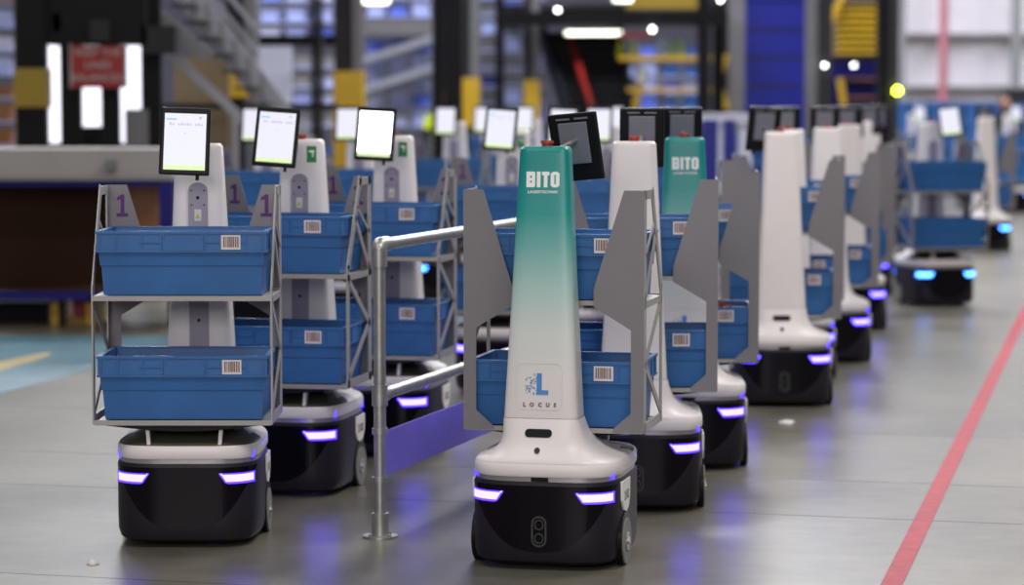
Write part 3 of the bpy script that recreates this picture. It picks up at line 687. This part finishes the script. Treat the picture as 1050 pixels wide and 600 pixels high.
thing('tan_board', [(178, 58, 236, None, 23.5, .1)], 'tan', 'dull yellow panel behind the grey metal staircase', 'panel')
thing('low_beam', [(150, 106, 345, 112, 23.2, .2)], 'dark', 'thin dark beam behind the leftmost tablets', 'beam')
thing('grey_cabinet', [(168, 112, 240, None, 24, .5)], 'midgrey', 'tall grey cabinet behind the leftmost tablet', 'cabinet')
# --- columns
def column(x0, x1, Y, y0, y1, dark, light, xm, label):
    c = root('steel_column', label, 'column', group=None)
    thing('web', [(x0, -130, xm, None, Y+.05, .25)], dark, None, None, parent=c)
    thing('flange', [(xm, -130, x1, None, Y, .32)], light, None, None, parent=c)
    if y0: thing('yellow_band', [(x0-.5, y0, x1+.5, y1, Y-.03, .4)], 'yellow', None, None, parent=c)
    place_root(c, (x0+x1)/2, Y); return c
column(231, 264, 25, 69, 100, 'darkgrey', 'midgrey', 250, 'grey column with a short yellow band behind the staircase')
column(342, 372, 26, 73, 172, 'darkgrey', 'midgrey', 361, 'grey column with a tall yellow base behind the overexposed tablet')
column(443, 474, 30, None, None, 'dark', 'dark', 455, 'black column behind the person in yellow')
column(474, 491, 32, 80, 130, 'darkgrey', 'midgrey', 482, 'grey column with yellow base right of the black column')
column(318, 331, 27, None, None, 'darkgrey', 'darkgrey', 325, 'slim dark post left of the tall yellow-based column')
column(508, 517, 33, None, None, 'dark', 'dark', 512, 'thin black post left of the dark stairs')
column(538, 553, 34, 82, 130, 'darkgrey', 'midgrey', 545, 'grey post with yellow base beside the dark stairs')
column(717, 727, 33, None, None, 'dark', 'dark', 722, 'left one of two thin dark posts right of the yellow rails')
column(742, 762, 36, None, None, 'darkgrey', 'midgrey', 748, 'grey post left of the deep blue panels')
column(733, 741, 34, None, None, 'dark', 'dark', 737, 'right one of two thin dark posts right of the yellow rails')
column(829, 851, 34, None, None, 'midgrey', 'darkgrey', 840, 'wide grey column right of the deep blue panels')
column(903, 919, 33, None, None, 'dark', 'darkgrey', 914, 'dark column left of the pale far wall')
# --- shelving with totes
ORD = ['first', 'second', 'third', 'fourth', 'fifth', 'sixth', 'seventh', 'eighth', 'ninth', 'tenth', 'eleventh', 'twelfth', 'thirteenth']
def shelving(x0, y0, x1, y1, Y, cols, rows, label, group, tl, seed, mats, t=.5):
    rk = root('shelving', label, 'shelving'); rs = random.Random(seed)
    for i in range(cols+1 if cols < 5 else 4):
        x = x0+(x1-x0)*i/(cols if cols < 5 else 3); thing('upright', [(x-.8, y0, x+.8, None, Y, .05)], 'midgrey', None, None, parent=rk)
    for j in range(rows):
        y = y0+(y1-y0)*(j+1)/rows; thing('shelf_board', [(x0, y-1.5, x1, y, Y, t)], 'paleblue', None, None, parent=rk)
        for i in range(cols):
            wd = (x1-x0)/cols; a = x0+i*wd+wd*.12; b = x0+(i+1)*wd-wd*.12; hy = (y1-y0)/rows*rs.uniform(.45, .78)
            q = pxbox(a, y-1.5-hy, b, y-1.5, Y+.06, t*.75); mb = MB(); mn = rs.choice(mats); cn = {'brightblue': 'bright blue', 'paleblue': 'pale blue', 'cloudy': 'whitish', 'beige': 'beige', 'midgrey': 'grey', 'royal': 'deep blue', 'card': 'brown', 'bluebin': 'blue'}[mn]; inset = (q[1]-q[0])*.05
            mb.frustum((q[0]+inset, q[1]-inset, q[2]+.02, q[3]-.02, q[4]), (q[0], q[1], q[2], q[3], q[5])); mb.box(q[0]-.01, q[1]+.01, q[2]-.01, q[3]+.01, q[5]-.03, q[5])
            tag(link('storage_tote', mb.mesh('storage_tote', mn)), '%s tote, %s from left on the %s shelf down %s' % (cn, ORD[i], ORD[j], tl), 'tote', group)
    place_root(rk, (x0+x1)/2, Y)
B1 = ['brightblue', 'paleblue', 'cloudy', 'paleblue']
shelving(374, -20, 443, 130, 37, 3, 8, 'blurred shelving of blue totes between the yellow column and black column', 'totes on the shelving left of the black column', 'left of the black column', 1, B1)
shelving(264, -20, 342, 44, 34, 3, 3, 'blurred high shelving above the pale panel at upper left', 'totes on the high shelving', 'left of tall yellow column', 2, B1)
shelving(298, 50, 345, 130, 33, 2, 4, 'blurred shelving behind the slim dark post', 'totes behind the slim dark post', 'behind the slim dark post', 3, ['cloudy', 'paleblue', 'beige'])
shelving(491, -20, 560, 125, 38, 3, 8, 'blurred shelving between grey column and dark stairs', 'totes on the shelving left of the dark stairs', 'left of the dark stairs', 4, ['brightblue', 'paleblue', 'midgrey', 'royal'])
shelving(632, 45, 720, 130, 40, 4, 5, 'blurred shelving behind the yellow guard rails', 'totes behind the yellow rails', 'behind the guard rails', 5, ['brightblue', 'bluebin', 'midgrey', 'paleblue'])
shelving(-40, -20, 16, 150, 26, 2, 7, 'blurred shelving at the left edge of the photo', 'totes at the left edge', 'at the left edge', 6, ['cloudy', 'paleblue', 'card', 'paleblue'])
thing('pale_partition', [(264, 46, 300, None, 29, .1)], 'cloudy', 'pale grey panel between the staircase and the slim dark post', 'panel')
thing('cross_beam', [(262, 36, 345, 47, 28, .2)], 'dark', 'dark horizontal beam left of the tall yellow-based column', 'beam')
cvx = thing('overhead_conveyor', [(374, 20, 443, 36, 36.7, .6)], 'midgrey', 'grey overhead conveyor between the yellow and black columns', 'conveyor')
for (x0, y0, x1, y1) in ((374, 62, 443, 40), (374, 92, 443, 70)):
    tag(link('chute', MB().bar(pt(x0, y0, 36.85), pt(x1, y1, 36.85), .5, .10).mesh('chute', 'rail')), 'sloping pale %s chute in front of the shelving left of the black column' % ('upper' if y0 == 62 else 'lower'), 'chute')
# --- mezzanine, black stairs
thing('mezzanine_beam', [(508, 12, 745, 26, 33.5, .4)], 'dark', 'dark mezzanine beam above the black stairs and yellow rails', 'beam')
thing('mezzanine_deck', [(508, 4, 745, 8, 35, 3)], 'darkgrey', 'dark mezzanine deck edge at the top centre', 'deck')
bs = root('black_staircase', 'black steel staircase with a red handrail at top centre', 'staircase')
for i in range(11):
    u = i/10; xl = 557+u*24; xr = 632+u*16; y = 34+u*80; Y = 37-u*2.2
    thing('tread', [(xl, y-1.6, xr, y+1.6, Y, .28)], 'darkgrey', None, None, parent=bs); thing('riser', [(xl, y+1.6, xr, y+7.5, Y+.26, .03)], 'jacket', None, None, parent=bs)
link('stringer', MB().bar(pt(554, 28, 37), pt(584, 124, 34.6), .06, .30).mesh('stringer', 'jacket'), bs)
link('stringer', MB().bar(pt(633, 28, 37), pt(651, 124, 34.6), .06, .30).mesh('stringer', 'jacket'), bs)
link('handrail', MB().bar(pt(584, 38, 36.4), pt(607, 112, 34.2), .06, .07).mesh('handrail', 'stairred'), bs)
place_root(bs, 600, 35)
def lampbox(name, q, m, label): return thing(name, [q], m, label, 'lamp')
thing('lamp_hanger', [(590, 25, 591.5, 32, 33.58, .04), (625, 25, 626.5, 32, 33.58, .04)], 'dark', 'pair of thin rods holding the glowing tube lamp', 'bracket')
lampbox('tube_lamp', (580, 32, 637, 35.5, 33.55, .1), 'tubelamp', 'long glowing tube lamp under the mezzanine beam')
thing('red_rail', [(634, 34, 668, 38, 33.3, .08)], 'stairred', 'short red rail right of the glowing tube lamp', 'rail')
def disc(px, py, Y, r, m, label):
    c = pt(px, py, Y); mb = MB().cyl(c, c+Vector((0, .06, 0)), r, 20); mb.cyl(c+Vector((0, .06, 0)), c+Vector((0, .14, 0)), r*1.1, 20, r*.6)
    tag(link('round_lamp', mb.mesh('round_lamp', m, True)), label, 'lamp')
disc(669, 30, 33.36, .022, 'lamp', 'round white lamp above the yellow guard rails'); disc(572, 10, 34.85, .02, 'lamp', 'round white lamp above the black stairs')
disc(739, -1, 33.84, .022, 'lamp', 'round white lamp at the top edge left of the blue panels'); disc(876, 67, 35.75, .016, 'lamp', 'round white lamp below the yellow stack'); disc(846, 67, 33.84, .016, 'lamp', 'small white lamp in front of the wide grey column')
disc(921, 93, 32.85, .038, 'limelamp', 'glowing lime green signal lamp on the dark column'); 
lampbox('ceiling_tube', (369, -6, 398, 3, 30, .2), 'tubelamp', 'white strip lamp at the top edge above the shelving'); lampbox('ceiling_tube', (630, -6, 648, 1, 31, .2), 'tubelamp', 'white strip lamp at the top edge above the yellow beam')
yr = root('guard_rails', 'two yellow guard rails right of the black stairs', 'guard rail')
for q in ((634, 57, 740, 62, 35, .08), (643, 90, 740, 94, 35, .08)): thing('rail', [q], 'yellow', None, None, parent=yr)
for x in (676, 738): thing('post', [(x, 40, x+3, None, 35.1, .08)], 'midgrey', None, None, parent=yr)
place_root(yr, 690, 35)
thing('yellow_beam', [(643, -6, 715, 9, 32.9, .2)], 'dullyellow', 'yellow beam at the top edge above the guard rails', 'beam')
tag(link('yellow_hose', MB().cyl(pt(628, 221, 34), pt(657, 84, 34), .045, 10).mesh('yellow_hose', 'yellow')), 'leaning yellow tube in front of the guard rails', 'tube')
tag(link('pale_hose', MB().cyl(pt(657, 84, 34), pt(663, 70, 34), .06, 10).mesh('pale_hose', 'printwhite')), 'short pale tube above the leaning yellow tube', 'tube')
hv = root('coat_rack', 'lime yellow hi-vis garments hanging above the guard rails', 'garments')
for x in (632, 646, 684, 694):
    q = pxbox(x, 42, x+8, 58, 36, .15); link('vest', MB().frustum((q[0], q[1], q[2], q[3], q[4]), (q[0]+.03, q[1]-.03, q[2]+.03, q[3]-.03, q[5])).mesh('vest', 'lime'), hv)
place_root(hv, 665, 36)
tag(link('yellow_brace', MB().bar(pt(745, 56, 35.97), pt(738, 84, 35.97), .08, .07).bar(pt(738, 84, 35.97), pt(745, 112, 35.97), .08, .07).mesh('yellow_brace', 'yellow')), 'bent yellow brace left of the deep blue panels', 'brace')
# --- deep blue panels
bp_ = root('blue_partition', 'tall deep blue partition of stacked panels at top right', 'partition')
for y0, y1 in ((-60, -28), (-26, 0), (2, 29), (32, 58), (61, 87), (90, 140)): thing('panel', [(761, y0, 828, y1, 38, .06)], 'royal', None, None, parent=bp_)
for y in (-27, 1, 30.5, 59.5, 88.5): thing('joint_rail', [(760, y-1, 829, y+1, 38.03, .06)], 'darkgrey', None, None, parent=bp_)
thing('panel', [(760, 140, 828, None, 38.05, .05)], 'royal', None, None, parent=bp_)
place_root(bp_, 795, 38)
bp_ = root('blue_racking', 'dark blue racking with orange beams under the yellow stack', 'racking')
thing('back_panel', [(851, 58, 903, None, 37, .06)], 'navy', None, None, parent=bp_)
for y in (81, 100): thing('orange_beam', [(864, y-1.5, 903, y+1.5, 36.9, .08)], 'card', None, None, parent=bp_)
place_root(bp_, 877, 37)
ys = root('yellow_stack', 'yellow stack of slatted frames high on the dark racking', 'stack')
for i in range(8): 
    y = 5+i*7; thing('slat', [(859, y-2.0, 905, y+1.6, 36, .5)], 'yellow' if i else 'dullyellow', None, None, parent=ys)
thing('core', [(862, 2, 902, 57, 36.2, .25)], 'darkgrey', None, None, parent=ys)
link('hook', MB().bar(pt(864, -5, 35.9), pt(852, 22, 35.9), .10, .08).mesh('hook', 'yellow'), ys); link('strap', MB().bar(pt(861, 80, 35.9), pt(865, 108, 35.9), .08, .08).mesh('strap', 'yellow'), ys)
thing('pallet', [(851, 58, 905, 63, 35.9, .8)], 'dark', None, None, parent=ys); place_root(ys, 880, 36)
thing('roll_cage', [(722, 123, 735, None, 22.5, .3)], 'royal', 'left one of two narrow royal blue roll cages behind the second teal tower', 'roll cage'); thing('roll_cage', [(744, 123, 753, None, 23.0, .3)], 'royal', 'right one of two narrow royal blue roll cages behind the queue', 'roll cage')
thing('grey_bench', [(640, 117, 772, 126, 26, .6), (758, 124, 770, None, 26.1, .2), (737, 126, 743, None, 26.1, .2)], 'cloudy', 'pale bench behind the queue of white-towered robots', 'bench')
# --- blue tote stacks at right and in the far centre
def stack_row(x0, x1, y0, y1, Y, n, rows, label, group, m='bluebin'):
    wd = (x1-x0)/n; h = (y1-y0)/rows
    for i in range(n):
        for j in range(rows):
            q = pxbox(x0+i*wd+.6, y0+j*h+.3, x0+(i+1)*wd-.6, y0+(j+1)*h, Y, .5); mb = MB()
            mb.frustum((q[0]+.03, q[1]-.03, q[2]+.03, q[3]-.03, q[4]), (q[0]+.01, q[1]-.01, q[2]+.01, q[3]-.01, q[5])); mb.box(q[0], q[1], q[2], q[3], q[5]-.06, q[5])
            tag(link('stacked_tote', mb.mesh('stacked_tote', m)), label % (ORD[j], ORD[i]), 'tote', group)
z_ = 107+1.487*F/42
stack_row(916, 1080, 104, z_, 42, 9, 5, 'blue tote, %s down in %s pile from left, below the pale wall', 'stacked totes below the pale far wall')
z_ = 107+1.487*F/33
stack_row(240, 440, 152, z_, 33, 8, 3, 'blue tote, %s down in %s pile from left, behind left-hand robots', 'low far stack behind the left-hand robots')
z_ = 107+1.487*F/31
stack_row(480, 830, 140, z_, 31, 13, 4, 'blue tote, %s down in %s pile from left, far behind the queue', 'far stack behind the camera-facing queue')
thing('dark_machine', [(1036, 91, 1080, 106, 41, .6)], 'darkgrey', 'dark machine block above the blue stack at the right edge', 'machine')
thing('low_cabinet', [(176, 170, 236, None, 22, .5)], 'midgrey', 'grey low cabinet behind the leftmost near robot', 'cabinet')

# --- people
def person(px, Y, H, label, top, arm_out, turn=0):
    p = pt(px, 300, Y); p.z = 0; r = bpy.data.objects.new('person', None); COL.objects.link(r); r.location = p; r.rotation_euler = (0, 0, turn); tag(r, label, 'person')
    k = H/1.75
    J = [(0,0,.95),(0,0,1.15),(0,0,1.38),(0,0,1.50),(0,-.01,1.60)]
    vs = [Vector(j)*k for j in J]; es = [(0,1),(1,2),(2,3),(3,4)]; rad = [.14,.13,.155,.058,.055]
    def chain(root_i, pts, rr_):
        prev = root_i
        for q, q_r in zip(pts, rr_): vs.append(Vector(q)*k); rad.append(q_r); es.append((prev, len(vs)-1)); prev = len(vs)-1
        return prev
    for s in (-1, 1):
        a = chain(2, [(s*.17,0,1.40),(s*(.22+arm_out),-.04,1.14),(s*(.20+arm_out),-.24,.98),(s*(.19+arm_out),-.30,.95)], [.065,.05,.038,.028])
        for f in range(5):
            o = (f-2)*.014; chain(a, [(s*(.19+arm_out)+o,-.35,.94),(s*(.19+arm_out)+o*1.3,-.38+.01*abs(f-2),.91)], [.010,.009])
        chain(0, [(s*.09,0,.88),(s*.10,-.02,.50),(s*.10,.01,.09),(s*.11,-.13,.035)], [.09,.062,.045,.032])
    me = bpy.data.meshes.new('body'); me.from_pydata(vs, es, []); o = link('body', me, r)
    m = o.modifiers.new('skin', 'SKIN')
    for i, q in enumerate(me.skin_vertices[0].data): q.radius = (rad[i]*k, rad[i]*k*(.72 if i < 3 else 1)); q.use_root = (i == 0)
    m.use_smooth_shade = True; s_ = o.modifiers.new('subdivision', 'SUBSURF'); s_.levels = 1; s_.render_levels = 1
    me.materials.append(M['jacket'])
    def ell(c, rx, ry, rz, m_, name, z0=-1):
        L = []; 
        for a in lin(math.asin(max(-1, z0)), math.pi/2, 9):
            L.append([Vector((c[0]+rx*max(.05, math.cos(a))*math.cos(t), c[1]+ry*max(.05, math.cos(a))*math.sin(t), c[2]+rz*math.sin(a))) for t in [2*math.pi*i/16 for i in range(16)]])
        return link(name, MB().loft(L).mesh(name, m_, True), r)
    h = ell((0, -.02*k, 1.635*k), .078*k, .095*k, .115*k, 'skin', 'head')
    link('nose', MB().cyl(Vector((0,-.105,1.655))*k, Vector((0,-.132,1.625))*k, .006, 8, .014).mesh('nose', 'skin', True), h)
    e_ = MB(); [e_.cyl(Vector((s*.03,-.108,1.655))*k, Vector((s*.03,-.114,1.655))*k, .009, 8) for s in (-1, 1)]; link('eyes', e_.mesh('eyes', 'jacket'), h)
    link('mouth', MB().box(-.022*k, .022*k, -.116*k, -.10*k, 1.583*k, 1.590*k).mesh('mouth', 'stairred'), h)
    e_ = MB(); [e_.cyl(Vector((s*.074,-.01,1.64))*k, Vector((s*.088,-.005,1.64))*k, .024, 10) for s in (-1, 1)]; link('ears', e_.mesh('ears', 'skin', True), h)
    ell((0, 0, 1.66*k), .085*k, .10*k, .10*k, top[1], 'hair', -.05)
    if top[0]:
        L = [[Vector((a*math.cos(t), b*math.sin(t), z))*k for t in [2*math.pi*i/20 for i in range(20)]] for z, a, b in ((.92,.185,.15),(1.15,.18,.145),(1.34,.21,.16),(1.43,.175,.12),(1.47,.09,.08))]
        link('hi_vis_vest', MB().loft(L, False, False).mesh('hi_vis_vest', top[0], True), r)
        for s in (-1, 1): link('sleeve', MB().cyl(Vector((s*.17,0,1.42))*k, Vector((s*(.21+arm_out*.6),-.03,1.24))*k, .085, 14, .07).mesh('sleeve', top[0], True), r)
person(457, 33, 1.64, 'person in lime yellow hi-vis vest over dark clothes behind the far tablets', ('lime', 'hardhat'), .07)
person(1027, 36, 1.60, 'person in dark clothing standing behind the robots at far right', (None, 'hair'), 0)
